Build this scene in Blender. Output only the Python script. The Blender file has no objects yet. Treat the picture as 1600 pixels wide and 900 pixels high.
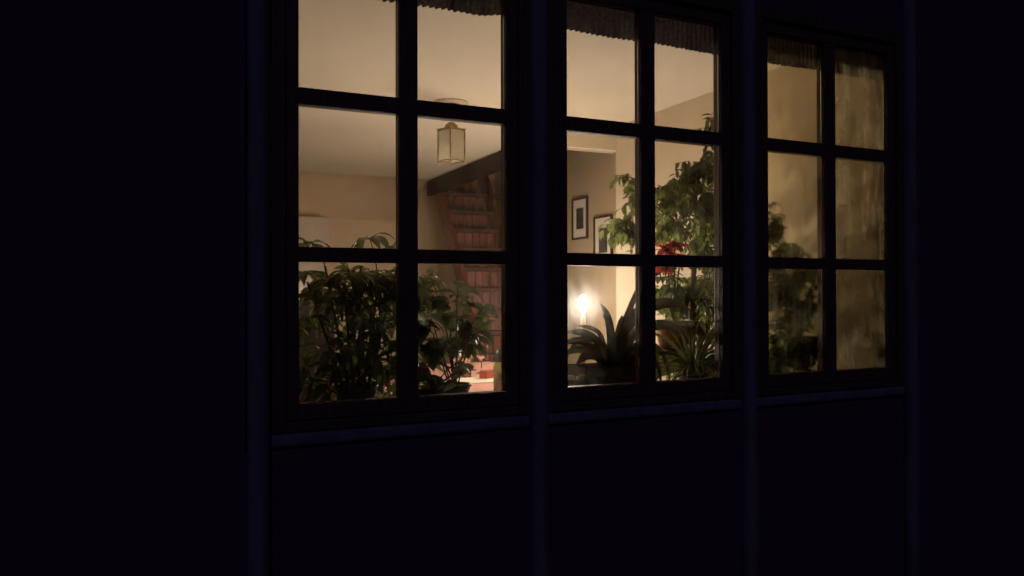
import bpy, math, random
from mathutils import Vector, Matrix, Euler

# ------------------------------------------------------------------ camera, sky, moonlight, exposure
scene = bpy.context.scene
COL = scene.collection
YAW, PITCH, ROLL = 0.4351, 0.0063, -0.0026
CAM = Vector((-0.679, -2.18, 1.5))
FPX = 1200.0
cam_d = bpy.data.cameras.new('camera')
cam_d.sensor_width = 36.0
cam_d.lens = 36.0 * FPX / 1600.0
cam_d.clip_start = 0.05
cam_d.clip_end = 2000.0
cam = bpy.data.objects.new('camera', cam_d)
COL.objects.link(cam)
FW = Vector((math.sin(YAW) * math.cos(PITCH), math.cos(YAW) * math.cos(PITCH), math.sin(PITCH)))
RT0 = Vector((math.cos(YAW), -math.sin(YAW), 0.0))
UP0 = RT0.cross(FW)
RT = RT0 * math.cos(ROLL) + UP0 * math.sin(ROLL)
UP = -RT0 * math.sin(ROLL) + UP0 * math.cos(ROLL)
cam.matrix_world = Matrix(((RT.x, UP.x, -FW.x, CAM.x), (RT.y, UP.y, -FW.y, CAM.y),
                           (RT.z, UP.z, -FW.z, CAM.z), (0, 0, 0, 1)))
scene.camera = cam

world = bpy.data.worlds.new('World')
scene.world = world
world.use_nodes = True
wn = world.node_tree
wn.nodes.clear()
sky = wn.nodes.new('ShaderNodeTexSky')
sky.sky_type = 'NISHITA'
sky.sun_disc = False
sky.sun_elevation = math.radians(-4.0)
sky.sun_rotation = math.radians(200.0)
bg = wn.nodes.new('ShaderNodeBackground')
bg.inputs['Strength'].default_value = 0.06
wo = wn.nodes.new('ShaderNodeOutputWorld')
wn.links.new(sky.outputs[0], bg.inputs[0])
wn.links.new(bg.outputs[0], wo.inputs[0])

moon_d = bpy.data.lights.new('moonlight', 'SUN')
moon_d.energy = 0.105
moon_d.angle = math.radians(12)
moon_d.color = (0.46, 0.36, 1.0)
moon = bpy.data.objects.new('moonlight', moon_d)
COL.objects.link(moon)
moon.rotation_euler = Euler((math.radians(52), 0, math.radians(-22)))

vs = scene.view_settings
vs.view_transform = 'Standard'
vs.look = 'None'
vs.exposure = 0.0
vs.gamma = 1.0
vs.use_curve_mapping = False
cy = scene.cycles
cy.use_denoising = True
cy.max_bounces = 14
cy.transmission_bounces = 10
cy.transparent_max_bounces = 16
cy.diffuse_bounces = 6
cy.glossy_bounces = 4
cy.sample_clamp_indirect = 6.0
cy.caustics_reflective = False
cy.caustics_refractive = False

FLAME_L = 390.0     # radiance of the candle flames

# ------------------------------------------------------------------ helpers
def at(px, py, Y):
    """point of the scene seen at (px, py) of the 1600x900 photo, at room depth Y"""
    r = FW + RT * ((px - 800) / FPX) + UP * ((450 - py) / FPX)
    return CAM + r * ((Y - CAM.y) / r.y)

class MB:
    def __init__(self): self.v = []; self.f = []; self.smooth = True
    def add(self, vs_, fs):
        n = len(self.v); self.v += [tuple(p) for p in vs_]
        self.f += [tuple(i + n for i in q) for q in fs]
    def box(self, x0, x1, y0, y1, z0, z1):
        self.add([(x0, y0, z0), (x1, y0, z0), (x1, y1, z0), (x0, y1, z0), (x0, y0, z1), (x1, y0, z1), (x1, y1, z1), (x0, y1, z1)],
                 [(0, 3, 2, 1), (4, 5, 6, 7), (0, 1, 5, 4), (1, 2, 6, 5), (2, 3, 7, 6), (3, 0, 4, 7)])
        return self
    def tube(self, pts, rads, n=6, cap=True):
        pts = [Vector(p) for p in pts]
        if not isinstance(rads, (list, tuple)): rads = [rads] * len(pts)
        rings = []
        for i, p in enumerate(pts):
            t = (pts[min(i + 1, len(pts) - 1)] - pts[max(i - 1, 0)]).normalized()
            a = Vector((0, 0, 1)) if abs(t.z) < 0.95 else Vector((1, 0, 0))
            u = t.cross(a).normalized(); w = t.cross(u)
            rings.append([p + (u * math.cos(k * math.tau / n) + w * math.sin(k * math.tau / n)) * rads[i] for k in range(n)])
        vv = [q for r in rings for q in r]; ff = []
        for i in range(len(pts) - 1):
            for k in range(n):
                ff.append((i * n + k, i * n + (k + 1) % n, (i + 1) * n + (k + 1) % n, (i + 1) * n + k))
        if cap:
            ff.append(tuple(range(n))[::-1]); ff.append(tuple((len(pts) - 1) * n + k for k in range(n)))
        self.add(vv, ff); return self
    def lathe(self, prof, n=24, c=(0, 0, 0)):
        vv = []; ff = []
        for (r, z) in prof:
            for k in range(n):
                vv.append((c[0] + r * math.cos(k * math.tau / n), c[1] + r * math.sin(k * math.tau / n), c[2] + z))
        for i in range(len(prof) - 1):
            for k in range(n):
                ff.append((i * n + k, i * n + (k + 1) % n, (i + 1) * n + (k + 1) % n, (i + 1) * n + k))
        self.add(vv, ff); return self
    def mesh(self, name, mat, smooth=True):
        me = bpy.data.meshes.new(name)
        me.from_pydata(self.v, [], self.f)
        if mat: me.materials.append(mat)
        for p in me.polygons: p.use_smooth = smooth
        me.update(); return me
    def build(self, name, mat, parent=None, smooth=False, bevel=0.0):
        o = bpy.data.objects.new(name, self.mesh(name, mat, smooth))
        COL.objects.link(o)
        if parent: o.parent = parent
        if bevel:
            b = o.modifiers.new('bevel', 'BEVEL'); b.width = bevel; b.segments = 2; b.limit_method = 'ANGLE'
        return o

def B(x0, x1, y0, y1, z0, z1): return MB().box(x0, x1, y0, y1, z0, z1)

def tag(o, label=None, cat=None, group=None, kind=None):
    if label: o['label'] = label
    if cat: o['category'] = cat
    if group: o['group'] = group
    if kind: o['kind'] = kind
    return o

def empty(name, loc=(0, 0, 0)):
    o = bpy.data.objects.new(name, None); COL.objects.link(o); o.location = loc
    o.empty_display_size = 0.05
    return o

def link_mesh(name, me, parent, M):
    o = bpy.data.objects.new(name, me); COL.objects.link(o)
    o.parent = parent
    o.matrix_basis = M
    return o

def frame_matrix(loc, d, up, s=1.0, base=(0, 0, 0)):
    """+Y of the mesh along d, +Z as near up as possible"""
    d = Vector(d).normalized(); up = Vector(up)
    x = d.cross(up)
    if x.length < 1e-4: x = d.cross(Vector((1, 0.3, 0)))
    x.normalize(); z = x.cross(d)
    l = Vector(loc) - Vector(base)
    return Matrix(((x.x * s, d.x * s, z.x * s, l.x), (x.y * s, d.y * s, z.y * s, l.y), (x.z * s, d.z * s, z.z * s, l.z), (0, 0, 0, 1)))

# ------------------------------------------------------------------ materials
def mat(name, col, rough=0.6, var=0.12, scale=6.0, bump=0.0, metallic=0.0, stretch=(1, 1, 1), col2=None, spec=0.5,
        trans=0.0, coat=0.0, sss=0.0):
    m = bpy.data.materials.new(name); m.use_nodes = True
    nt = m.node_tree; p = nt.nodes['Principled BSDF']
    p.inputs['Roughness'].default_value = rough
    p.inputs['Metallic'].default_value = metallic
    p.inputs['Specular IOR Level'].default_value = spec
    p.inputs['Coat Weight'].default_value = coat
    tc = nt.nodes.new('ShaderNodeTexCoord'); mp = nt.nodes.new('ShaderNodeMapping')
    mp.inputs['Scale'].default_value = stretch
    nz = nt.nodes.new('ShaderNodeTexNoise'); nz.inputs['Scale'].default_value = scale
    nz.inputs['Detail'].default_value = 6.0
    rp = nt.nodes.new('ShaderNodeValToRGB')
    c2 = col2 if col2 else tuple(c * (1 - 2.2 * var) for c in col)
    rp.color_ramp.elements[0].position = 0.32; rp.color_ramp.elements[1].position = 0.68
    rp.color_ramp.elements[0].color = (*c2, 1); rp.color_ramp.elements[1].color = (*[min(1, c * (1 + var * .5)) for c in col], 1)
    nt.links.new(tc.outputs['Object'], mp.inputs[0]); nt.links.new(mp.outputs[0], nz.inputs['Vector'])
    nt.links.new(nz.outputs['Fac'], rp.inputs[0]); nt.links.new(rp.outputs[0], p.inputs['Base Color'])
    if bump:
        b = nt.nodes.new('ShaderNodeBump'); b.inputs['Strength'].default_value = bump; b.inputs['Distance'].default_value = 0.01
        nt.links.new(nz.outputs['Fac'], b.inputs['Height']); nt.links.new(b.outputs[0], p.inputs['Normal'])
    if trans:
        t = nt.nodes.new('ShaderNodeBsdfTranslucent'); mx = nt.nodes.new('ShaderNodeMixShader')
        mx.inputs[0].default_value = trans
        nt.links.new(rp.outputs[0], t.inputs[0]); nt.links.new(p.outputs[0], mx.inputs[1]); nt.links.new(t.outputs[0], mx.inputs[2])
        nt.links.new(mx.outputs[0], nt.nodes['Material Output'].inputs[0])
    return m

def glass_mat(name, col=(1, 1, 1), rough=0.0, mist=0.0, mist_rough=0.3, blotch=False, bump=0.0, ior=1.45, film=0.0):
    m = bpy.data.materials.new(name); m.use_nodes = True
    nt = m.node_tree; nt.nodes.remove(nt.nodes['Principled BSDF']); out = nt.nodes['Material Output']
    g = nt.nodes.new('ShaderNodeBsdfGlass'); g.inputs['Color'].default_value = (*col, 1)
    g.inputs['Roughness'].default_value = rough; g.inputs['IOR'].default_value = ior
    last = g.outputs[0]
    if mist or bump:
        tc = nt.nodes.new('ShaderNodeTexCoord'); mp = nt.nodes.new('ShaderNodeMapping')
        mp.inputs['Scale'].default_value = (1.0, 1.0, 0.32)
        nz = nt.nodes.new('ShaderNodeTexNoise'); nz.inputs['Scale'].default_value = 34.0; nz.inputs['Detail'].default_value = 4.0
        nt.links.new(tc.outputs['Object'], mp.inputs[0]); nt.links.new(mp.outputs[0], nz.inputs['Vector'])
    if mist:
        g2 = nt.nodes.new('ShaderNodeBsdfGlass'); g2.inputs['Color'].default_value = (*col, 1)
        g2.inputs['Roughness'].default_value = mist_rough; g2.inputs['IOR'].default_value = ior
        mx = nt.nodes.new('ShaderNodeMixShader'); mx.inputs[0].default_value = mist
        if blotch:
            rp = nt.nodes.new('ShaderNodeValToRGB')
            rp.color_ramp.elements[0].position = 0.38; rp.color_ramp.elements[1].position = 0.62
            rp.color_ramp.elements[0].color = (mist * .45,) * 3 + (1,); rp.color_ramp.elements[1].color = (min(1, mist * 1.3),) * 3 + (1,)
            nt.links.new(nz.outputs['Fac'], rp.inputs[0]); nt.links.new(rp.outputs[0], mx.inputs[0])
        nt.links.new(g.outputs[0], mx.inputs[1]); nt.links.new(g2.outputs[0], mx.inputs[2])
        last = mx.outputs[0]
    if bump:
        b = nt.nodes.new('ShaderNodeBump'); b.inputs['Strength'].default_value = bump; b.inputs['Distance'].default_value = 0.004
        nt.links.new(nz.outputs['Fac'], b.inputs['Height'])
        nt.links.new(b.outputs[0], g.inputs['Normal'])
        if mist: nt.links.new(b.outputs[0], g2.inputs['Normal'])
    nt.links.new(last, out.inputs[0])
    return m

def film_mat(name, top, col=(0.80, 0.74, 0.56)):
    m = bpy.data.materials.new(name); m.use_nodes = True
    nt = m.node_tree; nt.nodes.remove(nt.nodes['Principled BSDF']); out = nt.nodes['Material Output']
    tc = nt.nodes.new('ShaderNodeTexCoord'); facs = []
    for sc_, st_, lo, hi in ((26.0, (1, 1, .16), .42, .75), (9.0, (1, 1, .8), .40, .72)):
        mp = nt.nodes.new('ShaderNodeMapping'); mp.inputs['Scale'].default_value = st_
        nz = nt.nodes.new('ShaderNodeTexNoise'); nz.inputs['Scale'].default_value = sc_; nz.inputs['Detail'].default_value = 5.0
        rp = nt.nodes.new('ShaderNodeMapRange'); rp.inputs['From Min'].default_value = lo; rp.inputs['From Max'].default_value = hi
        nt.links.new(tc.outputs['Object'], mp.inputs[0]); nt.links.new(mp.outputs[0], nz.inputs['Vector']); nt.links.new(nz.outputs['Fac'], rp.inputs['Value'])
        facs.append(rp.outputs[0])
    ad = nt.nodes.new('ShaderNodeMath'); ad.operation = 'ADD'; nt.links.new(facs[0], ad.inputs[0]); nt.links.new(facs[1], ad.inputs[1])
    mu = nt.nodes.new('ShaderNodeMath'); mu.operation = 'MULTIPLY'; mu.inputs[1].default_value = top * .6; nt.links.new(ad.outputs[0], mu.inputs[0])
    t = nt.nodes.new('ShaderNodeBsdfTranslucent'); t.inputs[0].default_value = (*col, 1)
    tr = nt.nodes.new('ShaderNodeBsdfTransparent'); mx = nt.nodes.new('ShaderNodeMixShader')
    nt.links.new(mu.outputs[0], mx.inputs[0]); nt.links.new(tr.outputs[0], mx.inputs[1]); nt.links.new(t.outputs[0], mx.inputs[2])
    nt.links.new(mx.outputs[0], out.inputs[0]); return m

def emit_mat(name, col, strength):
    m = bpy.data.materials.new(name); m.use_nodes = True
    nt = m.node_tree; nt.nodes.remove(nt.nodes['Principled BSDF'])
    e = nt.nodes.new('ShaderNodeEmission'); e.inputs[0].default_value = (*col, 1); e.inputs[1].default_value = strength
    nt.links.new(e.outputs[0], nt.nodes['Material Output'].inputs[0]); return m

M = {}
M['infill'] = mat('dark_plaster', (0.125, 0.038, 0.10), 0.9, 0.03, 5, 0.1)
M['post'] = mat('painted_post', (0.17, 0.185, 0.235), 0.85, 0.12, 9, 0.3, stretch=(3, 3, .5))
M['frame'] = mat('dark_window_paint', (0.13, 0.07, 0.06), 0.6, 0.2, 14, 0.2, stretch=(4, 4, .6))
M['ground'] = mat('soil', (0.06, 0.05, 0.04), 0.95, 0.2, 3, 0.5)
M['ceiling'] = mat('ceiling_paint', (0.78, 0.70, 0.56), 0.9, 0.04, 1.3, 0.05)
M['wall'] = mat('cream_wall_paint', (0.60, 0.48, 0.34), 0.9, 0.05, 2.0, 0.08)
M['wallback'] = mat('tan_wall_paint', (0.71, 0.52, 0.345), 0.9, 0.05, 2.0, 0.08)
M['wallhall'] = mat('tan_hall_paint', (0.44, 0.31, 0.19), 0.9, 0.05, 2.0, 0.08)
M['floor'] = mat('floor_boards', (0.22, 0.12, 0.06), 0.5, 0.2, 4, 0.1, stretch=(8, .6, 1))
M['redwood'] = mat('red_brown_wood', (0.20, 0.048, 0.028), 0.42, 0.35, 7, 0.12, stretch=(5, 5, .5), coat=0.2)
M['treads'] = mat('tread_wood', (0.075, 0.026, 0.018), 0.5, 0.2, 9, 0.1, stretch=(1, 6, 1), spec=0.25)
M['darkwood'] = mat('dark_wood', (0.034, 0.012, 0.009), 0.6, 0.2, 8, 0.1, stretch=(5, 5, .5), spec=0.2)
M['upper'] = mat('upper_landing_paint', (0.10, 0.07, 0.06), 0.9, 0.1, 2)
M['sill'] = mat('white_sill', (0.42, 0.34, 0.26), 0.5, 0.08, 8)
M['white'] = mat('white_paint', (0.72, 0.68, 0.64), 0.6, 0.05, 4)
M['cloth'] = mat('pink_tablecloth', (0.60, 0.27, 0.20), 0.85, 0.1, 30, 0.1)
M['runner'] = mat('cream_runner', (0.78, 0.68, 0.50), 0.85, 0.08, 40, 0.1)
M['redbox'] = mat('red_card', (0.35, 0.05, 0.03), 0.5, 0.1, 10)
M['wax'] = mat('candle_wax', (0.85, 0.74, 0.56), 0.45, 0.04, 8, trans=0.35)
M['brass'] = mat('aged_brass', (0.38, 0.25, 0.10), 0.34, 0.2, 20, 0.05, metallic=0.9)
M['frost'] = mat('frosted_lantern_glass', (0.78, 0.72, 0.58), 0.35, 0.04, 30, trans=0.5)
M['terracotta'] = mat('terracotta', (0.40, 0.15, 0.07), 0.8, 0.2, 14, 0.2)
M['brownpot'] = mat('brown_planter', (0.13, 0.055, 0.04), 0.6, 0.2, 12, 0.1)
M['darkpot'] = mat('dark_pot', (0.05, 0.035, 0.03), 0.4, 0.2, 12, 0.1)
M['soil'] = mat('potting_soil', (0.05, 0.03, 0.02), 0.95, 0.3, 60, 0.6)
M['greenglaze'] = mat('green_glaze', (0.10, 0.12, 0.04), 0.18, 0.15, 9, coat=0.5)
M['fruit'] = mat('pale_fruit', (0.62, 0.45, 0.24), 0.35, 0.15, 20)
M['stem'] = mat('brown_stem', (0.10, 0.06, 0.035), 0.8, 0.2, 40, 0.2)
M['gstem'] = mat('green_stem', (0.12, 0.13, 0.04), 0.6, 0.15, 40)
M['scheff'] = mat('umbrella_leaf', (0.17, 0.205, 0.06), 0.25, 0.3, 9, trans=0.55)
M['broad'] = mat('broad_leaf', (0.17, 0.22, 0.06), 0.26, 0.3, 9, trans=0.55)
M['ficus'] = mat('fig_leaf', (0.24, 0.27, 0.072), 0.27, 0.3, 7, trans=0.58)
M['ficus2'] = mat('lit_fig_leaf', (0.40, 0.46, 0.11), 0.34, 0.25, 7, trans=0.55)  # brighter copy of the leaf colour, with the light on lit leaves put in
M['strap'] = mat('strap_leaf', (0.26, 0.22, 0.15), 0.26, 0.2, 6, trans=0.5)
M['spider'] = mat('spider_leaf', (0.28, 0.31, 0.09), 0.4, 0.25, 9, trans=0.45, col2=(0.42, 0.40, 0.20))
M['bract'] = mat('red_bract', (0.66, 0.05, 0.025), 0.5, 0.15, 12, trans=0.4)
M['pink'] = mat('pink_petal', (0.62, 0.12, 0.10), 0.5, 0.15, 12, trans=0.35)
M['valance'] = mat('woven_valance', (0.13, 0.10, 0.10), 0.95, 0.25, 90, 0.5, trans=0.25)
M['amber'] = mat('yellow_filled_jar', (0.36, 0.29, 0.13), 0.18, 0.4, 16, coat=0.6, trans=0.35)
M['cap'] = mat('black_cap', (0.02, 0.014, 0.012), 0.4, 0.1, 8)
M['mount'] = mat('picture_mount', (0.66, 0.56, 0.45), 0.8, 0.03, 6)
M['print'] = mat('dark_print', (0.035, 0.026, 0.02), 0.7, 0.4, 16, col2=(0.008, 0.006, 0.005), spec=.2)
M['ceramic'] = mat('white_ceramic', (0.75, 0.68, 0.58), 0.2, 0.05, 6, coat=0.4)
M['metal'] = mat('glint_ball', (0.75, 0.70, 0.6), 0.12, 0.05, 6, metallic=1.0)
M['glass'] = glass_mat('window_glass', (0.93, 0.94, 0.93), mist=0.034, mist_rough=0.24, blotch=True)  # slight mist added to the clear panes to spread a halo round the flame
M['misted'] = glass_mat('misted_window_glass', (0.87, 0.86, 0.75), mist=0.8, mist_rough=0.24, blotch=True, bump=0.5)
M['streaked'] = glass_mat('streaked_window_glass', (0.89, 0.88, 0.77), mist=0.28, mist_rough=0.11, blotch=True, bump=0.22)
M['film_heavy'] = film_mat('heavy_condensation', .75)
M['film_mid'] = film_mat('streaky_condensation', .18)
M['film_thin'] = film_mat('thin_smears', .045)
M['drink'] = glass_mat('drinking_glass', (0.97, 0.97, 0.95), ior=1.45)
M['flame'] = emit_mat('candle_flame', (1.0, 0.87, 0.71), FLAME_L)
M['tealight'] = emit_mat('tealight_flame', (1.0, 0.87, 0.71), FLAME_L)

# ------------------------------------------------------------------ setting: ground and room shell
GZ, CZ = 0.25, 2.60            # room floor, room ceiling
def struct(name, mb, m, **k): return tag(mb.build(name, m, **k), kind='structure')
g = MB(); g.add([(-600, -600, 0), (600, -600, 0), (600, 600, 0), (-600, 600, 0)], [(0, 1, 2, 3)])
struct('ground', g, M['ground'])
XL, XR, XH, YB = -2.6, 2.09, 2.60, 5.30
struct('floor', B(XL, XH, 0.26, YB, 0.13, GZ), M['floor'])
c = MB(); c.box(XL, 1.79, 0.26, YB, CZ, CZ + .2); c.box(1.79, XH, 0.26, 3.0, CZ, CZ + .2)
struct('ceiling', c, M['ceiling'])
struct('wall_back', B(XL, XH, YB, YB + .15, 0.13, 4.6), M['wallback'])
cv = MB(); RC = .42
for (xa_, xb_) in ((XL, 1.735),):
    for i in range(13):
        a = math.pi / 2 * i / 12
        for x_ in (xa_, xb_): cv.v.append((x_, YB - RC + RC * math.sin(a), CZ - RC + RC * math.cos(a) - .001))
    cv.v += [(xa_, YB - .0005, CZ - .001), (xb_, YB - .0005, CZ - .001)]
    cv.f += [(2 * i, 2 * i + 1, 2 * i + 3, 2 * i + 2) for i in range(12)]
    cv.f += [(26, 2 * i, 2 * i + 2) for i in range(12)] + [(27, 2 * i + 3, 2 * i + 1) for i in range(12)]
struct('added_cove', cv, M['wallback'], smooth=True)  # rounded cove added so the tone fades softly from ceiling to wall
struct('wall_left', B(XL - .15, XL, 0.26, YB + .15, 0.13, CZ + .2), M['wall'])
struct('wall_right', B(XR, XR + .62, 0.265, 2.14, 0.13, CZ + .2), M['wall'])
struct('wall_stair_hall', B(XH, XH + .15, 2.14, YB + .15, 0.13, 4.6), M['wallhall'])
w_ = MB(); w_.box(XL, -0.40, .2605, .272, GZ + .001, CZ - .001); w_.box(-0.3995, XR - .001, .2605, .272, GZ + .001, 1.10); w_.box(-0.3995, XR - .001, .2605, .272, 2.575, CZ - .001)
w_.box(XR - .0005, XR + .062, .1225, .2645, 1.137, 2.558); w_.box(-.455, -.40, .1225, .2600, 1.137, 2.558)
struct('wall_window', w_, M['wall'])
struct('ceiling_beam', B(1.70, XH, 2.14, 2.17, 2.44, CZ - .002), M['ceiling'])
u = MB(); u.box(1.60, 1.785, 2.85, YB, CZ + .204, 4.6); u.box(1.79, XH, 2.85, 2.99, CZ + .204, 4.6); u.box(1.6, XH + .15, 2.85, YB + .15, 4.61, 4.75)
struct('upper_landing', u, M['upper'])

# ------------------------------------------------------------------ the house front with its windows
house = tag(empty('house', (0.85, 0, 0)), 'dark house front with pale timber posts around three lit casement windows', 'house')
def H(mb, name, m, parent=house, bevel=0.0, smooth=False):
    mb.v = [(x - 0.85, y, z) for x, y, z in mb.v]
    return mb.build(name, m, parent, smooth, bevel)
H(B(-9.0, -0.46, 0.0, 0.26, -0.1, 5.2), 'wall', M['infill'])
H(B(2.155, 11.0, 0.0, 0.26, -0.1, 5.2), 'wall', M['infill'])
H(B(-0.46, 2.155, 0.0, 0.26, -0.1, 1.07), 'wall', M['infill'])
H(B(-0.46, 2.155, 0.0, 0.26, 2.56, 5.2), 'wall', M['infill'])
PITCHX = 0.85
for k in range(4):
    x = -0.425 + PITCHX * k
    m_ = MB().tube([(x, -.012, -.1), (x, -.012, .6), (x, -.012, 1.1), (x, -.012, 2.0), (x, -.012, 5.1)], .029, 20); m_.box(x - .0265, x + .0265, -.01, .12, -.1, 5.1)
    H(m_, 'post', M['post'], smooth=False); [setattr(p_, 'use_smooth', len(p_.vertices) == 4 and abs(p_.normal.z) < .5 and p_.index < 80) for p_ in COL.objects[-1].data.polygons]
for k in range(3):
    x0 = -0.425 + PITCHX * k + .031
    m_ = B(x0, x0 + PITCHX - .062, -0.016, 0.11, 1.079, 1.116)
    H(m_, 'sill_rail', M['post'], bevel=0.010)
H(B(-0.46, 2.088, 0.121, 0.34, 1.105, 1.135), 'window_board', M['sill'], bevel=0.004)
H(B(-9.0, 11.0, -0.55, 6.0, 5.21, 5.35), 'roof', M['infill'])

GB, B2A, B2B, B1A, B1B, GT = 1.192, 1.5887, 1.6301, 2.0281, 2.0746, 2.4668
for k in range(3):
    cx = PITCHX * k; hw = 0.317; gm = 0.0285
    lo, hi = cx - .391, cx + .391
    f = MB()
    f.box(lo, lo + .036, -.018, .085, 1.12, 2.555); f.box(hi - .036, hi, -.018, .085, 1.12, 2.555)
    f.box(lo + .0365, hi - .0365, -.016, .083, 1.12, 1.146); f.box(lo + .0365, hi - .0365, -.016, .083, 2.51, 2.555)
    win = H(f, 'window', M['frame'], bevel=0.003)
    tag(win, ['window nearest the left with umbrella plant and hanging lantern behind it', 'middle window with the lit candle behind it',
              'rightmost window with misted glass'][k])
    def S(mb, name, m, bevel=0.003):
        mb.v = [(x - 0.85, y, z) for x, y, z in mb.v]
        return mb.build(name, m, win, False, bevel)
    s = MB()
    s.box(lo + .0375, cx - hw, -.002, .048, 1.148, 2.508); s.box(cx + hw, hi - .0375, -.002, .048, 1.148, 2.508)
    s.box(cx - hw + .0005, cx + hw - .0005, -.001, .047, 1.148, GB); s.box(cx - hw + .0005, cx + hw - .0005, -.001, .047, GT, 2.508)
    S(s, 'sash', M['frame'])
    S(B(cx - gm, cx + gm, 0.0, .044, GB + .0005, GT - .0005), 'glazing_bar', M['frame'])
    for (a, b) in ((B2A, B2B), (B1A, B1B)):
        S(B(cx - hw + .0005, cx - gm - .0005, .001, .043, a, b), 'glazing_bar', M['frame'])
        S(B(cx + gm + .0005, cx + hw - .0005, .001, .043, a, b), 'glazing_bar', M['frame'])
    for (xa, xb) in ((cx - hw, cx - gm), (cx + gm, cx + hw)):
        for (za, zb) in ((GB, B2A), (B2B, B1A), (B1B, GT)):
            S(B(xa + .001, xb - .001, .018, .0215, za + .001, zb - .001), 'pane', (M['misted'] if xa > cx else M['streaked']) if k == 2 else M['glass'], bevel=0)
            q_ = MB(); q_.add([(xa + .002, .0225, za + .002), (xb - .002, .0225, za + .002), (xb - .002, .0225, zb - .002), (xa + .002, .0225, zb - .002)], [(0, 1, 2, 3)])
            S(q_, 'condensation', (M['film_heavy'] if xa > cx else M['film_mid']) if k == 2 else M['film_thin'], bevel=0)

# ------------------------------------------------------------------ woven valances
for k in range(3):
    random.seed(40 + k)
    x0, x1 = PITCHX * k - .352, PITCHX * k + .352
    n = 272; mb = MB(); zs = 7
    for i in range(n + 1):
        t = i / n; x = x0 + (x1 - x0) * t
        ph = t * math.tau * 34
        for j in range(zs):
            s = j / (zs - 1)
            z = 2.508 - s * (2.508 - 2.381)
            if j == zs - 1: z += -0.0035 * abs(math.sin(ph * .5)) + 0.002 * random.random() + .002 * math.sin(t * 11 + k)
            if k == 0 and t > .86 and j == zs - 1: z += 0.02 * (t - .86) / .14
            y = .135 + (0.005 + 0.002 * s) * math.sin(ph + .5 * math.sin(t * 9)) + .002 * math.sin(ph * .37 + j)
            mb.v.append((x - PITCHX * k, y - .135, z - 2.39))
    for i in range(n):
        for j in range(zs - 1):
            a = i * zs + j; mb.f.append((a, a + zs, a + zs + 1, a + 1))
    o = mb.build('valance', M['valance'], None, True); o.location = (PITCHX * k, .068, 2.39)
    r = MB().tube([(-.353, 0, .112), (.353, 0, .112)], .004, 8).build('curtain_rod', M['brass'], o)
    tag(o, ['gathered dark fabric valance across the top of the left window', 'gathered dark fabric valance across the top of the middle window',
            'gathered dark fabric valance across the top of the right misted window'][k], 'valance', 'short valances at the window tops')

# ------------------------------------------------------------------ staircase
st = tag(empty('staircase', (1.8, 3.1, GZ)), 'steep red-brown wooden staircase with slatted risers rising to the ceiling', 'staircase')
SB = Vector((1.8, 3.1, GZ)); SL = 1.40
def T(mb, name, m, bevel=0.0, parent=st):
    mb.v = [(x - SB.x, y - SB.y, z - SB.z) for x, y, z in mb.v]
    return mb.build(name, m, parent, False, bevel)
def zl(y): return 1.90 + SL * (y - 4.466)          # lower edge of the stringers
def slab(xa, xb, off0, off1, ya, yb):
    v = []
    for y in (ya, yb):
        for o_ in (off0, off1):
            for x in (xa, xb): v.append((x, y, zl(y) + o_))
    m = MB(); m.add(v, [(0, 1, 3, 2), (4, 6, 7, 5), (0, 4, 5, 1), (2, 3, 7, 6), (0, 2, 6, 4), (1, 5, 7, 3)]); return m
T(slab(1.765, 1.80, 0, .27, 3.30, 4.98), 'stringer', M['redwood'])
T(slab(2.28, 2.32, -.02, .26, 3.30, 4.98), 'stringer', M['redwood'])
random.seed(19)
z = GZ + .185
while z < 2.62:
    y = 4.466 + (z - .16 - 1.90) / SL
    tr = T(B(1.8005, 2.2795, y - .03, y + .17, z - .036, z), 'tread', M['treads'], 0.004)
    T(B(2.3205, 2.58, y - .03, y + .17, z - .036, z), 'tread', M['treads'], 0.004)
    x = 1.802
    for k in range(6):                       # slatted riser above the tread
        wd = random.uniform(.058, .074); gp = random.choice((.003, .004, .006, .013))
        if x + wd > 2.279: break
        T(B(x, x + wd, y + .150, y + .162, z + .0005, z + .1485), 'riser_slat', M['redwood'])
        x += wd + gp
    z += .185
T(B(1.74, 1.788, 2.18, 5.00, 2.455, CZ - .003), 'well_trim', M['darkwood'], 0.004)

# ------------------------------------------------------------------ pendant lantern
LX = at(705, 160, 1.98); LX.z = CZ
lan = tag(empty('pendant_lantern', LX), 'square brass lantern with frosted panes hanging from the ceiling', 'lantern')
d = (LX - CAM).dot(FW)
def zp(py): return (CAM.z + (450 - py) / FPX * d + PITCH * d) - CZ
z_dome, z_cap, z_bot = zp(191), zp(201), zp(253)
MB().lathe([(0, -.001), (.098, -.001), (.098, -.006), (.09, -.012), (0.03, -.014)], 32).build('ceiling_rose', M['wall'], lan, True)
MB().lathe([(0.048, -.013), (.046, -.03), (.02, -.04), (0, -.041)], 24).build('rose_cup', M['brass'], lan, True)
MB().tube([(0, 0, -.03), (0, 0, z_dome + .004)], .0035, 8).build('cord', M['cap'], lan, True)
MB().lathe([(0, z_dome), (.02, z_dome - .003), (.036, z_dome - .018), (.04, z_cap + .004), (.034, z_cap)], 24).build('dome', M['brass'], lan, True)
ang0 = -YAW
HWL = .079 * d / 4.55
cor = [(HWL * math.cos(ang0 + k * math.pi / 2), HWL * math.sin(ang0 + k * math.pi / 2)) for k in range(4)]
m = MB()
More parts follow.
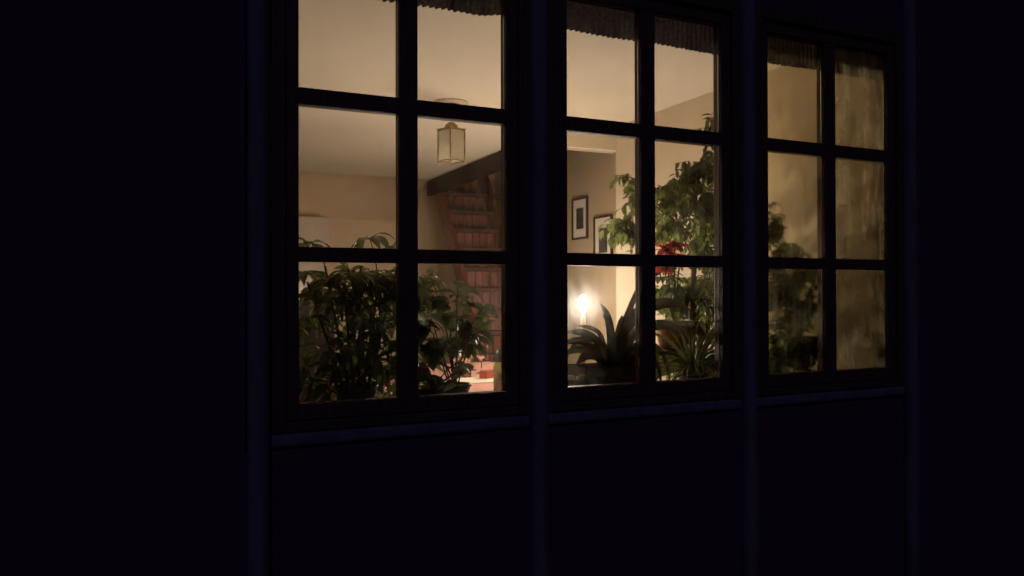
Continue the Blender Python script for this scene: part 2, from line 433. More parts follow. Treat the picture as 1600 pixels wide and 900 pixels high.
for k in range(4):
    (ax, ay), (bx, by) = cor[k], cor[(k + 1) % 4]
    seg = 6
    for i in range(seg):
        t0, t1 = i / seg, (i + 1) / seg
        s0, s1 = .011 * math.sin(math.pi * t0), .011 * math.sin(math.pi * t1)
        P0 = Vector((ax + (bx - ax) * t0, ay + (by - ay) * t0, 0)); P1 = Vector((ax + (bx - ax) * t1, ay + (by - ay) * t1, 0))
        m.add([P0 * 1.0 + Vector((0, 0, z_cap - .018 + s0 * .4)), P1 * 1.0 + Vector((0, 0, z_cap - .018 + s1 * .4)), P1 * 1.12 + Vector((0, 0, z_cap - s1 * .3)), P0 * 1.12 + Vector((0, 0, z_cap - s0 * .3)),
               P1 * .4 + Vector((0, 0, z_cap + .006)), P0 * .4 + Vector((0, 0, z_cap + .006))], [(0, 1, 2, 3), (3, 2, 4, 5)])
m.build('cap', M['brass'], lan, True)
for (ax, ay) in cor:
    MB().tube([(ax, ay, z_cap - .01), (ax, ay, z_bot - .018)], .0042, 6).build('corner_bar', M['brass'], lan, True)
for k in range(4):
    (ax, ay), (bx, by) = cor[k], cor[(k + 1) % 4]
    q = MB(); seg = 6
    for i in range(seg + 1):
        t = i / seg
        x, y = ax + (bx - ax) * t, ay + (by - ay) * t
        q.v += [(x * .97, y * .97, z_cap - .012), (x * .97, y * .97, z_bot + .007 * math.sin(math.pi * t))]
    q.f += [(2 * i, 2 * i + 1, 2 * i + 3, 2 * i + 2) for i in range(seg)]
    q.build('pane', M['frost'], lan, True)
    q = MB().tube([(ax + (bx - ax) * t, ay + (by - ay) * t, z_bot - .001 + .007 * math.sin(math.pi * t)) for t in (0, .25, .5, .75, 1)], .0028, 6)
    q.build('bottom_rim', M['brass'], lan, True)

# ------------------------------------------------------------------ pictures on the stair-hall wall
def picture(pa, pb, zt, zb, label):
    ya, yb = pa, pb
    x = XH
    o = tag(empty('framed_picture', (x, (ya + yb) / 2, zb)), label, 'picture', 'framed pictures in the stair hall')
    w, h = abs(yb - ya) / 2, zt - zb; fr = .016
    f = MB(); f.box(-.022, -.001, -w, -w + fr, 0, h); f.box(-.022, -.001, w - fr, w, 0, h)
    f.box(-.021, -.001, -w + fr + .0003, w - fr - .0003, 0, fr); f.box(-.021, -.001, -w + fr + .0003, w - fr - .0003, h - fr, h)
    f.build('frame', M['darkwood'], o, False, 0.002)
    B(-.010, -.002, -w + fr + .0005, w - fr - .0005, fr + .0005, h - fr - .0005).build('mount', M['mount'], o)
    B(-.013, -.0105, -w * .46, w * .46, h * .25, h * .75).build('print', M['print'], o)
def wy(px, py): 
    r = FW + RT * ((px - 800) / FPX) + UP * ((450 - py) / FPX)
    return CAM + r * ((XH - CAM.x) / r.x)
for (xa, xb, t_, b_, lab) in ((896, 920, 309, 374, 'upper framed picture with dark print and pale mount, nearer the stairs'),
                              (930, 958.5, 337, 414, 'lower framed picture with dark print, half hidden by hanging leaves')):
    A, C_ = wy(xa, t_), wy(xb, b_)
    picture(A.y, C_.y, wy((xa + xb) / 2, t_).z, wy((xa + xb) / 2, b_).z, lab)

# ------------------------------------------------------------------ sideboard and cupboard at the back
sb = tag(empty('sideboard', (.35, 5.05, GZ)), 'tall dark wooden sideboard against the back wall behind the umbrella plant', 'sideboard')
B(-.75, .45, -.22, .24, .06, 1.14).build('carcass', M['darkwood'], sb, False, .004)
B(-.78, .48, -.25, .245, 1.142, 1.175).build('top', M['darkwood'], sb, False, .004)
for k in range(3):
    dd = B(-.73 + k * .4, -.36 + k * .4, -.236, -.2205, .1, 1.1).build('door', M['darkwood'], sb, False, .003)
    MB().lathe([(0, 0), (.012, .004), (.008, .016), (0, .018)], 12, (-.40 + k * .4, -.245, .65)).build('knob', M['brass'], dd, True)
for (x, y) in ((-.7, -.18), (.38, -.18), (-.7, .18), (.38, .18)):
    B(x, x + .06, y, y + .05, 0, .0595).build('leg', M['darkwood'], sb)
M['cup'] = mat('grey_cream_paint', (0.64, 0.52, 0.41), 0.7, 0.06, 4)
cb = tag(empty('wall_cupboard', (.45, 5.3, 1.46)), 'pale wall cupboard at the far left behind the umbrella plant', 'cupboard')
B(-.55, .36, -.17, -.001, 0, .76).build('carcass', M['cup'], cb, False, .003)
for k in range(2): B(-.54 + k * .45, -.10 + k * .45, -.188, -.171, .01, .75).build('door', M['cup'], cb, False, .003)
def tealight(p, label):
    o = tag(empty('tealight', p), label, 'tealight')
    MB().lathe([(0, 0), (.019, 0), (.019, .016), (.0175, .016), (.0175, .012), (0, .012)], 16).build('cup', M['brass'], o, True)
    MB().lathe([(0, .014), (.004, .018), (.0055, .026), (.003, .036), (0, .043)], 8).build('flame', M['tealight'], o, True)
P = at(467, 463, 4.9); P.z = GZ + 1.1755
tealight(P, 'lit tealight glinting on the dark sideboard at the far left')

# ------------------------------------------------------------------ dining table and what stands on it
TZ = 1.0
tb = tag(empty('dining_table', (1.1, 2.2, GZ)), 'dining table with a pinkish red cloth under the candles', 'table')
B(-.78, .58, -1.40, 1.0, .70, .735).build('tabletop', M['darkwood'], tb, False, .004)
for (x, y) in ((-.7, -1.3), (.44, -1.3), (-.7, .86), (.44, .86)): B(x, x + .06, y, y + .06, 0, .6995).build('leg', M['darkwood'], tb)
cl = MB(); nx, ny = 12, 20; random.seed(5)
for i in range(nx + 1):
    for j in range(ny + 1):
        x = -.80 + 1.4 * i / nx; y = -1.42 + 2.44 * j / ny
        edge = i in (0, nx) or j in (0, ny)
        cl.v.append((x + (.01 * random.random() if edge else 0), y, .55 + .02 * random.random() if edge else .7375))
for i in range(nx):
    for j in range(ny):
        a = i * (ny + 1) + j; cl.f.append((a, a + ny + 1, a + ny + 2, a + 1))
o = cl.build('tablecloth', M['cloth'], None, True); o.location = (1.1, 2.2, GZ)
tag(o, 'pinkish red cloth spread over the dining table', 'tablecloth')
o = B(-.50, .38, -.13, .13, 0, .003).build('table_runner', M['runner']); o.location = (1.06, 1.98, TZ - .0105)
tag(o, 'cream runner lying across the red tablecloth', 'runner')

def candle(p, zf, label, h=.17):
    """p = foot on the table; zf = height of the flame's base"""
    o = tag(empty('candle', p), label, 'candle', 'lit candles on the dining table')
    top = zf - p[2]; base = top - h
    MB().lathe([(0, 0), (.05, 0), (.052, .006), (.02, .016), (.010, .03), (.009, base * .45), (.016, base * .5), (.009, base * .55), (.010, base - .03), (.021, base - .014), (.023, base), (.014, base), (.014, base - .012), (0, base - .012)], 20).build('candlestick', M['brass'], o, True)
    MB().lathe([(0, base - .011), (.0125, base - .011), (.0125, top - .004), (.011, top), (.004, top - .003), (0, top - .004)], 16).build('wax', M['wax'], o, True)
    MB().tube([(0, 0, top - .004), (.001, 0, top + .01)], .0012, 5).build('wick', M['cap'], o)
    MB().lathe([(0, top + 0.002), (0.007, top + 0.007), (0.0105, top + 0.018), (0.0175, top + 0.034), (0.024, top + 0.05), (0.0262, top + 0.065), (0.0235, top + 0.08), (0.0155, top + 0.092), (0.0065, top + 0.099), (0, top + 0.102)], 14).build('flame', M['flame'], o, True)  # enlarged flame, with the bloom of its glare put into the shape
    return o
P = at(911, 494, .95)
candle((P.x, P.y, TZ - .012), P.z, 'bright burning candle standing behind the middle window')
for (px_, Y_, lab) in ((850, 1.95, 'unseen candle added behind the post to light the room, nearest the windows'), (860, 2.45, 'unseen candle added behind the post to light the room, middle one of three'),
                      (846, 2.95, 'unseen candle added behind the post to light the room, farthest back'),
                      (640, 1.62, 'unseen candle added behind the umbrella plant to even the room light')):
    P = at(px_, 490, Y_)  # unseen candles, added to light the room more evenly
    candle((P.x, P.y, TZ - .012), P.z, lab)

bt = at(783, 612, 1.42)
o = tag(empty('jar', (bt.x, bt.y, TZ - .012)), 'squat yellowish jar with a wide black cap at the table edge', 'jar')
MB().lathe([(0, 0), (.036, 0), (.040, .006), (.041, .10), (.040, .135), (.035, .152), (.031, .158), (.031, .162), (0, .162)], 24).build('body', M['amber'], o, True)
MB().lathe([(0, .1625), (.033, .1625), (.034, .167), (.032, .205), (.026, .222), (.012, .229), (0, .23)], 24).build('cap', M['cap'], o, True)

p = at(763, 588, 2.05)
o = B(-.05, .05, -.03, .03, 0, .05).build('small_box', M['redbox'], None, False, .002); o.location = (p.x, p.y, TZ - .012); o.rotation_euler.z = .5
tag(o, 'small dark red box lying on the pink tablecloth', 'box')

def wineglass(p, label, h=.17, r=.034):
    o = tag(MB().lathe([(0, 0), (r * .95, .001), (r * .9, .004), (.006, .008), (.0035, .02), (.0035, h * .45), (r * .6, h * .52), (r, h * .68), (r * .95, h * .86), (r * .82, h),
                        (r * .80, h), (r * .93, h * .86), (r * .97, h * .68), (r * .56, h * .54), (0, h * .49)], 24).build('wine_glass', M['drink'], None, True), label, 'glass', 'glasses on the dining table')
    o.location = p
for (x, y, Y, lab) in ((752, 570, 2.35, 'clear wine glass on the pink cloth, nearest the yellowish jar'), (737, 575, 2.55, 'clear wine glass behind the leaves beside the glass vase'),
                       (712, 575, 2.3, 'clear wine glass on the cloth, leftmost and half behind leaves')):
    q = at(x, y, Y); wineglass((q.x, q.y, TZ - .0065 if abs(Y - 1.98) < .13 else TZ - .012), lab)
q = at(727, 575, 2.2)
o = tag(MB().lathe([(0, 0), (.036, 0), (.038, .004), (.030, .12), (.034, .26), (.044, .33), (.042, .33), (.032, .26), (.028, .12), (.034, .012), (0, .012)], 24).build('glass_vase', M['drink'], None, True),
        'tall clear glass vase glinting among the leaves on the table', 'vase')
o.location = (q.x, q.y, TZ - .012)

q = at(915, 590, 1.05)
# ------------------------------------------------------------------ leaves and plants
def leaf_mesh(name, m, L=1.0, W=.3, droop=.3, fold=.25, seg=6, tip=1.0, twist=0.0):
    mb = MB()
    prev = Vector((0, 0, 0)); a = .15
    pts = []
    for i in range(seg + 1):
        t = i / seg
        pts.append((prev.copy(), a)); a -= droop / seg * 1.6
        prev = prev + Vector((0, math.cos(a), math.sin(a))) * (L / seg)
    for i, (p, a_) in enumerate(pts):
        t = i / seg
        w = W * .5 * (math.sin(math.pi * min(1, t ** .75 * .98 + .02)) ** .8) * (1 if t < 1 else 0) + .002 * (t == 0)
        tw = twist * t
        up = w * fold
        mb.v += [(p.x - w * math.cos(tw), p.y, p.z + up - w * math.sin(tw)), tuple(p), (p.x + w * math.cos(tw), p.y, p.z + up + w * math.sin(tw))]
    for i in range(seg):
        a0 = i * 3; mb.f += [(a0, a0 + 1, a0 + 4, a0 + 3), (a0 + 1, a0 + 2, a0 + 5, a0 + 4)]
    return mb

def compound(seed, m, n=7, L=.105, W=.04):
    """an umbrella leaf: leaflets spreading from one point"""
    random.seed(seed); out = MB()
    for k in range(n):
        a = math.tau * (k + .25 * random.random()) / n
        l = L * random.uniform(.75, 1.15)
        lm = leaf_mesh('x', None, l, W * random.uniform(.85, 1.15), random.uniform(.5, 1.1), .3, 5)
        tilt = random.uniform(-.35, .25)
        R = Euler((tilt, 0, a), 'XYZ').to_matrix()
        off = R @ Vector((0, .018, 0))
        out.add([R @ Vector(v) + off for v in lm.v], lm.f)
        out.tube([(0, 0, -.002), tuple(off + R @ Vector((0, .004, 0)))], .0016, 4, False)
    return out.mesh('leaf', m, True)

def pot(parent, r, h, m, loc=(0, 0, 0), rim=True):
    prof = [(0, 0), (r * .72, 0), (r * .98, h * .86)]
    prof += [(r * 1.06, h * .87), (r * 1.07, h), (r * .95, h), (r * .93, h * .88)] if rim else [(r, h), (r * .92, h), (r * .9, h * .88)]
    MB().lathe(prof, 28, loc).build('pot', m, parent, True)
    MB().lathe([(r * .93, h * .875), (r * .5, h * .9), (0, h * .91)], 20, loc).build('soil', M['soil'], parent, True)

def plant_stalk(mb, a, b, r0, r1, sag=.0):
    a, b = Vector(a), Vector(b); pts = []
    for i in range(6):
        t = i / 5; p = a.lerp(b, t); p.z += sag * math.sin(math.pi * t); pts.append(p)
    mb.tube(pts, [r0 + (r1 - r0) * i / 5 for i in range(6)], 5, False)

SZ = 1.135     # top of the window board
# --- umbrella plant behind the left window
base = Vector((-0.10, .24, SZ + .0))
up_ = tag(empty('umbrella_plant', base), 'bushy umbrella plant with fingered leaves filling the lower left window', 'plant')
pot(up_, .065, .07, M['darkpot'])
comp = [compound(i, M['scheff'], 6 + i % 3, .080 + .012 * (i % 3), .027) for i in range(6)]
random.seed(11)
spots = [(577, 372, .30, 1.15), (484, 378, .32, 1.0), (612, 384, .38, .8), (548, 425, .25, 1.1), (600, 430, .33, 1.1), (520, 440, .30, 1.0), (475, 425, .42, .9)]
for i in range(104):
    for _ in range(30):
        x = random.uniform(452, 662); y = random.uniform(418, 612)
        if x < 512 and random.random() < .55: continue
        break
    spots.append((x, y, random.uniform(.16, .62), random.uniform(.8, 1.15)))
stk = MB(); trunks = []
for k in range(6):
    tx = at(480 + k * 28, 500, .22 + .05 * (k % 3)); t_ = Vector((tx.x, tx.y, 0)) - Vector((base.x, base.y, 0))
    top = Vector((t_.x, t_.y, .40 + .05 * (k % 2))); trunks.append(top)
    plant_stalk(stk, (0.015 * (k - 2.5), 0, .06), top, .006, .004, 0)
for i, (x, y, Y, s) in enumerate(spots):
    p = at(x, y, Y); l = p - base
    tr = min(trunks, key=lambda q: (Vector((q.x, q.y, 0)) - Vector((l.x, l.y, 0))).length)
    f_ = max(.1, min(1.0, (l.z - .08) / tr.z))
    s0 = Vector((0.0, 0, .06)).lerp(tr, f_)
    plant_stalk(stk, s0, l, .0022, .0016, .02)
    dvec = Vector((random.uniform(-1, 1), random.uniform(-1, 1), random.uniform(-.2, .2)))
    upv = Vector((random.uniform(-.55, .55), random.uniform(-.8, .3), 1))
    link_mesh('leaf', comp[i % 6], up_, frame_matrix(p, dvec, upv, s, base))
stk.build('stems', M['gstem'], up_, True)

# --- broad-leaved plant right of it
base = Vector((0.235, .25, SZ))
bp = tag(empty('leafy_pot_plant', base), 'green leafy plant beside the umbrella plant, catching the candlelight', 'plant')
pot(bp, .055, .06, M['darkpot'])
blm = [leaf_mesh('leaf', None, .10, .048 + .006 * k, .5 + .3 * k, .22, 6).mesh('leaf', M['broad'], True) for k in range(3)]
random.seed(23); bs = MB()
ends = [(672, 430), (700, 470), (735, 452), (755, 480), (765, 500), (690, 500), (720, 520), (745, 520), (668, 540), (692, 535), (655, 470), (660, 505), (730, 490), (715, 448)]
for (x, y) in ends:
    Y = random.uniform(.16, .45); e = at(x, y, Y) - base
    s0 = Vector((random.uniform(-.02, .02), random.uniform(-.02, .02), .05))
    mid = s0.lerp(e, .6) + Vector((0, 0, .05))
    plant_stalk(bs, s0, mid, .003, .0022); plant_stalk(bs, mid, e, .0022, .0012)
    for k in range(9):
        t = .25 + .75 * k / 8
        p = (mid.lerp(e, (t - .25) / .75) if k > 1 else s0.lerp(mid, .7 + .2 * k)) + base
        dv = (e - mid).normalized() * .5 + Vector((random.uniform(-1, 1), random.uniform(-1, 1), random.uniform(-.7, .25)))
        link_mesh('leaf', blm[random.randrange(3)], bp, frame_matrix(p, dv, Vector((random.uniform(-.4, .4), random.uniform(-.6, .4), 1)), random.uniform(.55, .95), base))
bs.build('stems', M['gstem'], bp, True)

# --- small dark begonia in front of the table
base = Vector((0.13, .17, SZ))
bg_ = tag(empty('begonia', base), 'small plant with dark broad leaves and pink flowers low in the left window', 'plant')
pot(bg_, .045, .06, M['darkpot'])
bm_ = [leaf_mesh('leaf', None, .075, .055, .7 + .3 * k, .15, 6).mesh('leaf', M['strap'], True) for k in range(2)]
bs = MB(); random.seed(31)
for (x, y) in ((712, 568), (728, 576), (740, 572), (690, 590), (672, 585), (655, 600), (712, 598), (664, 606), (690, 608)):
    e = at(x, y, random.uniform(.12, .22)); plant_stalk(bs, (0, 0, .05), e - base, .0025, .0018, .012)
    dv = e - base - Vector((0, 0, base.z * 0)); dv.z = -.02
    link_mesh('leaf', bm_[random.randrange(2)], bg_, frame_matrix(e, (random.choice((-1, 1)), random.uniform(-.6, .4), -.1), (0, -.5, 1), random.uniform(.7, 1.05), base))
pm = leaf_mesh('petal', None, .016, .014, .4, .2, 3).mesh('petal', M['pink'], True)
for (x, y) in ((660, 571), (665, 577), (657, 578), (618, 573), (706, 597)):
    e = at(x, y, .16); plant_stalk(bs, (0, 0, .05), e - base, .0015, .001, .02)
    for k in range(5): link_mesh('petal', pm, bg_, frame_matrix(e, (math.cos(k * 1.257), .2, math.sin(k * 1.257)), (0, -1, .2), 1, base))
bs.build('stems', M['gstem'], bg_, True)

# --- strap-leaved plant in the middle window
base = at(955, 600, .25); base.z = SZ
sp_ = tag(empty('strap_leaf_plant', base), 'dark plant with broad arching strap leaves in a brown trough before the candle', 'plant')
tr_ = MB(); tr_.add([(-.14, -.055, 0), (.14, -.055, 0), (.14, .055, 0), (-.14, .055, 0), (-.155, -.07, .10), (.155, -.07, .10), (.155, .07, .10), (-.155, .07, .10)],
                    [(0, 3, 2, 1), (0, 1, 5, 4), (1, 2, 6, 5), (2, 3, 7, 6), (3, 0, 4, 7)])
tr_.add([(-.148, -.064, .085), (.148, -.064, .085), (.148, .064, .085), (-.148, .064, .085)], [(0, 1, 2, 3)])
tr_.build('trough', M['brownpot'], sp_)
def ribbon(pts, w, m, parent, base, name='leaf', seg=14, fold=.25, tipw=.0):
    # Catmull-Rom through pts
    P_ = [Vector(p) for p in pts]; P_ = [P_[0] * 2 - P_[1]] + P_ + [P_[-1] * 2 - P_[-2]]
    out = []
    for i in range(1, len(P_) - 2):
        for k in range(seg // (len(P_) - 3) + 1):
            t = k / (seg // (len(P_) - 3) + 1)
            a, b, c_, d_ = P_[i - 1], P_[i], P_[i + 1], P_[i + 2]
            out.append(.5 * ((2 * b) + (c_ - a) * t + (2 * a - 5 * b + 4 * c_ - d_) * t * t + (3 * b - a - 3 * c_ + d_) * t ** 3))
    out.append(P_[-2]); mb = MB(); n = len(out) - 1
    for i, p in enumerate(out):
        t = i / n; tg = (out[min(n, i + 1)] - out[max(0, i - 1)]).normalized()
        view = Vector((.25, -1, .45)).normalized()
        s = tg.cross(view)
        s = s.normalized() if s.length > 1e-3 else Vector((1, 0, 0))
        nn = s.cross(tg)
        ww = w * .5 * (.62 + .38 * math.sin(math.pi * min(1, t * 1.15))) * (1 if t < .72 else max(0.03, 1 - ((t - .72) / .28) ** 2.0))
        mb.v += [tuple(p - s * ww - nn * ww * fold * -1 - base), tuple(p - base), tuple(p + s * ww + nn * ww * fold - base)]
    for i in range(n):
        a0 = i * 3; mb.f += [(a0, a0 + 1, a0 + 4, a0 + 3), (a0 + 1, a0 + 2, a0 + 5, a0 + 4)]
    o = mb.build(name, m, parent, True)
    sm = o.modifiers.new('thickness', 'SOLIDIFY'); sm.thickness = .0022; sm.offset = 0
    return o
Y0 = .25
L = [([(957, 578), (966, 530), (985, 478), (1006, 428)], .036, .25), ([(960, 578), (972, 520), (1005, 484), (1048, 474), (1082, 486)], .062, .22),
     ([(962, 580), (985, 528), (1030, 508), (1068, 520), (1086, 545)], .050, .30), ([(950, 578), (953, 532), (948, 496), (938, 474)], .054, .26),
     ([(950, 580), (935, 540), (915, 522), (882, 518)], .046, .22), ([(950, 582), (930, 548), (905, 533), (870, 538)], .042, .18),
     ([(950, 584), (930, 558), (905, 546), (872, 556)], .044, .22), ([(956, 580), (955, 540), (950, 508), (941, 492)], .062, .20),
     ([(962, 584), (985, 548), (1012, 538), (1035, 556), (1047, 596)], .046, .20), ([(962, 586), (990, 560), (1010, 556), (1026, 570), (1034, 610)], .04, .16),
     ([(955, 582), (945, 545), (928, 530), (905, 532), (890, 545)], .04, .30), ([(957, 580), (962, 545), (968, 512), (972, 492)], .05, .30),
     ([(952, 582), (935, 560), (915, 556), (898, 572)], .045, .17), ([(958, 586), (975, 560), (990, 545), (1004, 548)], .048, .32),
     ([(951, 582), (940, 530), (925, 514), (900, 508)], .03, .3), ([(956, 580), (975, 535), (995, 515), (1012, 520)], .034, .34), 
     ([(958, 584), (985, 570), (1005, 572), (1015, 590)], .034, .2)]
for pts, w, Y in L:
    pp = []
    for i, (x, y) in enumerate(pts):
        t = i / (len(pts) - 1); pp.append(at(x, y, Y0 + (Y - Y0) * 1.6 * t))
    ribbon(pp, w * .80, M['strap'], sp_, base)

# --- green glazed bowl with fruit
q = at(905, 600, .21); base = Vector((q.x - .012, .20, SZ))
o = tag(MB().lathe([(0, 0), (.028, 0), (.03, .006), (.06, .03), (.075, .062), (.072, .063), (.056, .034), (.02, .012), (0, .011)], 28).build('bowl', M['greenglaze'], None, True),
        'dark green glazed bowl at the lower left of the middle window', 'bowl'); o.location = base
for i, (dx, dy, r, lab) in enumerate(((-.022, .015, .027, 'pale yellowish fruit in the green bowl, left one'), (.030, .012, .026, 'pale yellowish fruit in the green bowl, right one'), (.002, -.026, .024, 'pale yellowish fruit in the green bowl, front one'))):
    f_ = tag(MB().lathe([(0, -1), (.3, -.95), (.72, -.7), (.97, -.2), (.98, .15), (.8, .58), (.45, .86), (.12, .93), (0, .88)], 16).build('fruit', M['fruit'], None, True), lab, 'fruit', 'fruit in the green bowl')
    f_.location = base + Vector((dx, dy, .048 + .004 * i)); f_.scale = (r, r, r * .95)

# --- spider plant
base = at(1082, 600, .26); base.z = SZ
sd = tag(empty('spider_plant', base), 'pale green spider plant with thin arching leaves at the lower right of the middle window', 'plant')
pot(sd, .06, .05, M['darkpot'], rim=False)
random.seed(7)
for i in range(90):
    a = random.uniform(0, math.tau); e = random.uniform(.55, 1.5); Ln = random.uniform(.18, .36)
    p = base + Vector((.015 * math.cos(a), .015 * math.sin(a), .045)); pts = [p.copy()]
    el = e
    for k in range(5):
        el -= random.uniform(.12, .42) * (1.5 - e * .55)
        p = p + Vector((math.cos(a) * math.cos(el), math.sin(a) * math.cos(el) * .75, math.sin(el))) * Ln / 5
        p.y = max(p.y, .075); pts.append(p.copy())
    ribbon(pts, random.uniform(.009, .015), M['spider'], sd, base, seg=8, fold=.5)

# --- weeping fig (tall), between the middle and right windows
base = Vector((1.50, .62, GZ))
fg = tag(empty('weeping_fig', base), 'tall weeping fig tree with small leaves between the middle and right windows', 'tree')
pot(fg, .16, .30, M['terracotta'])
random.seed(77)
br = MB()
trk = [(0, 0, .27), (.015, .01, .7), (-.01, -.02, 1.1), (.02, -.02, 1.5), (-.02, -.08, 1.70), tuple(at(1108, 200, .55) - base)]
br.tube(trk, [.016, .014, .012, .009, .006, .003], 7)
br.tube([(.03, .02, .27), (.05, .02, .7), (.02, .03, 1.1), (.07, .0, 1.55)], [.012, .011, .009, .004], 7)
def trunk_at(z):
    for i in range(len(trk) - 1):
        if trk[i][2] <= z <= trk[i + 1][2]:
            t = (z - trk[i][2]) / (trk[i + 1][2] - trk[i][2]); return Vector(trk[i]).lerp(Vector(trk[i + 1]), t)
    return Vector(trk[-1])
clusters = [  # cx, cy, rx, ry, Ymin, Ymax, twigs
    (1112, 195, 12, 30, .5, .62, 3), (1096, 250, 34, 26, .4, .7, 8), (1060, 302, 42, 30, .35, .75, 14), (1108, 315, 32, 50, .35, .8, 18), (1045, 342, 38, 26, .5, .85, 16), (1075, 275, 36, 26, .4, .75, 8), (1040, 455, 26, 20, .6, .95, 9), (1115, 440, 16, 60, .35, .7, 12),
    (1098, 372, 34, 38, .4, .8, 17), (966, 350, 22, 20, .45, .65, 9), (985, 300, 15, 40, .55, .75, 6), (972, 272, 18, 8, .6, .7, 2), (1160, 330, 40, 70, .35, .75, 14), (1070, 448, 56, 24, .55, .9, 18),
    (1160, 440, 50, 70, .3, .7, 14), (1212, 345, 18, 44, .3, .55, 10), (1236, 395, 30, 24, .28, .5, 12), (1225, 455, 34, 40, .25, .5, 18), (1238, 530, 52, 52, .20, .42, 26), (1090, 500, 42, 32, .55, .9, 16), (1095, 550, 36, 30, .55, .95, 12), (1160, 540, 50, 40, .3, .6, 8), (1265, 480, 20, 55, .22, .34, 12),
    (1268, 420, 12, 12, .22, .32, 4), (1060, 470, 34, 26, .6, .95, 12), (1110, 470, 20, 40, .4, .8, 12), (1050, 540, 28, 40, .6, 1.0, 10), (1115, 560, 14, 28, .35, .7, 8), (1275, 545, 16, 36, .18, .28, 10), (1210, 560, 20, 26, .2, .4, 8), (1250, 440, 30, 30, .22, .34, 8)]
leaves = []
for ci, (cx, cy_, rx, ry, ya, yb, ntw) in enumerate(clusters):
    cpt = at(cx, cy_ + ry * .2, (ya + yb) / 2) - base
    s0 = trunk_at(max(.5, cpt.z - .18))
    plant_stalk(br, s0, cpt, .0045, .0025, .03)
    for k in range(int(ntw * 1.75)):
        a = random.uniform(0, math.tau); rr = math.sqrt(random.random())
        e = at(cx + rx * 1.12 * rr * math.cos(a), cy_ + ry * 1.12 * rr * math.sin(a), random.uniform(ya, yb))
        e.x = min(e.x, 2.03)
        e = e - base
        st_ = e + (cpt.lerp(s0, random.uniform(0, .3)) - e).normalized() * random.uniform(.11, .19)
        plant_stalk(br, cpt.lerp(s0, .2), st_, .0018, .0012)
        e = e + Vector((0, 0, -.02)); mid = st_.lerp(e, .5) + Vector((0, 0, .03))
        plant_stalk(br, st_, mid, .002, .0014); plant_stalk(br, mid, e, .0014, .0007)
        for q_ in range(9):
            t = .05 + .95 * q_ / 8
            p = st_.lerp(mid, t / .5) if t < .5 else mid.lerp(e, (t - .5) / .5)
            side = 1 if q_ % 2 else -1
            ax = (e - st_).normalized()
            lat = ax.cross(Vector((0, 0, 1)))
            if lat.length < .01: lat = Vector((1, 0, 0))
            lat.normalize()
            dv = ax * .55 + lat * side * random.uniform(.4, 1) + Vector((0, 0, random.uniform(-1.5, -.1))) + Vector((random.uniform(-.3, .3), random.uniform(-.3, .3), 0))
            upv = Vector((random.uniform(-.7, .7), random.uniform(-.9, .5), 1))
            leaves.append((p + base, dv, upv, random.uniform(.75, 1.25), 1 if (ci in (6, 7, 8, 10) and random.random() < .7) or random.random() < .34 else 0))
br.build('branches', M['stem'], fg, True)
fm = [[leaf_mesh('leaf', None, .050, .019 + .003 * k, .35 + .3 * k, .3, 5).mesh('leaf', mm, True) for k in range(3)] for mm in (M['ficus'], M['ficus2'])]
def vis(l):
    v = l[0] - CAM; x = 800 + FPX * v.dot(RT) / v.dot(FW)
    return (0 if (880 < x < 1127 or 1200 < x < 1300) else 1, l[0].y)
leaves.sort(key=vis)
rest = MB(); rl = leaf_mesh('leaf', None, .050, .022, .6, .3, 3)
for i, (p, dv, upv, s, c_) in enumerate(leaves):
    Mx = frame_matrix(p, dv, upv, s, base)
    if i < 300: link_mesh('leaf', fm[c_][i % 3], fg, Mx)
    else: rest.add([Mx @ Vector(v) for v in rl.v], rl.f)
o = rest.build('foliage', M['ficus'], fg, True); tag(o, kind='stuff')

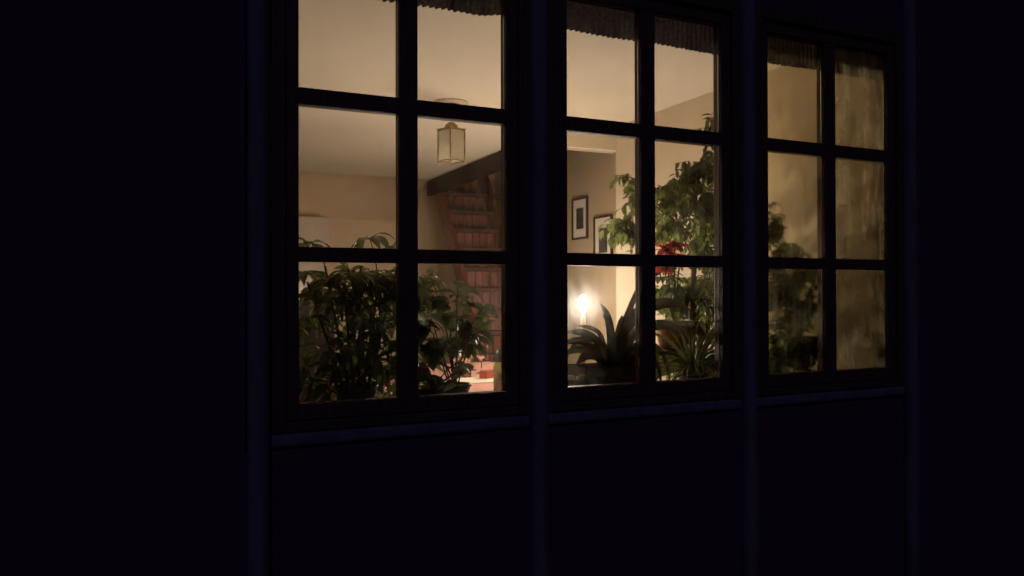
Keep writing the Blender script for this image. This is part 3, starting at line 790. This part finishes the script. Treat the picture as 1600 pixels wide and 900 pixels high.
# --- poinsettia on a plant stand behind the fig
q = at(1052, 545, .50); base = Vector((q.x, q.y, GZ))
ps = tag(empty('plant_stand', base), 'small round wooden plant stand behind the spider plant', 'plant stand')
ztop = q.z - GZ
MB().lathe([(0, ztop - .025), (.10, ztop - .025), (.105, ztop - .012), (.10, ztop), (0, ztop)], 28).build('top', M['darkwood'], ps, True)
for k in range(3):
    a = k * math.tau / 3 + .4
    MB().tube([(.11 * math.cos(a), .11 * math.sin(a), 0), (.07 * math.cos(a), .09 * math.sin(a), ztop - .02)], [.012, .015], 8).build('leg', M['darkwood'], ps, True)
pb = Vector((q.x, q.y, q.z + .001))
po = tag(empty('poinsettia', pb), 'red poinsettia in an orange pot with a pale rim, behind the fig leaves', 'plant')
MB().lathe([(0, 0), (.058, 0), (.078, .10)], 28).build('pot', M['terracotta'], po, True)
MB().lathe([(.0785, .1005), (.085, .101), (.086, .122), (.075, .122), (.073, .10)], 28).build('rim', M['ceramic'], po, True)
MB().lathe([(.073, .102), (.04, .106), (0, .107)], 20).build('soil', M['soil'], po, True)
rm = leaf_mesh('bract', None, .062, .036, .4, .25, 5).mesh('bract', M['bract'], True)
gm_ = leaf_mesh('leaf', None, .07, .036, .6, .25, 5).mesh('leaf', M['broad'], True)
ss = MB(); random.seed(3)
for (x, y) in ((1036, 392), (1056, 404), (1028, 410), (1048, 385), (1040, 420)):
    h = at(x, y, .46) + Vector((0, random.uniform(-.03, .03), 0))
    plant_stalk(ss, (0, 0, .125), h - pb, .005, .003)
    for k in range(10):
        a = k * 2.4; el = -.7 + .16 * k
        link_mesh('bract', rm, po, frame_matrix(h, (math.cos(a), math.sin(a), el), (-.5 * math.cos(a), -.5 * math.sin(a) - .7, 1), random.uniform(.7, 1.1), pb))
    for k in range(7):
        a = k * 2.2 + x; hh = h + (pb + Vector((0, 0, .12)) - h) * random.uniform(.15, .6)
        link_mesh('leaf', gm_, po, frame_matrix(hh, (math.cos(a), math.sin(a), -.1), (0, 0, 1), random.uniform(.7, 1.0), pb))
ss.build('stems', M['gstem'], po, True)

# --- reflecting ball added to make a glint in the right window
q = at(1364, 466, .10)
ba = tag(empty('glint_ball', q), 'small silver ball added for a glint behind the misted right window', 'added reflector')
MB().lathe([(.024 * math.sin(math.pi * i / 12), -.024 * math.cos(math.pi * i / 12)) for i in range(13)], 20).build('ball', M['metal'], ba, True)
MB().tube([(0, 0, .023), (0, 0, 2.5 - q.z)], .0008, 5).build('thread', M['cap'], ba)
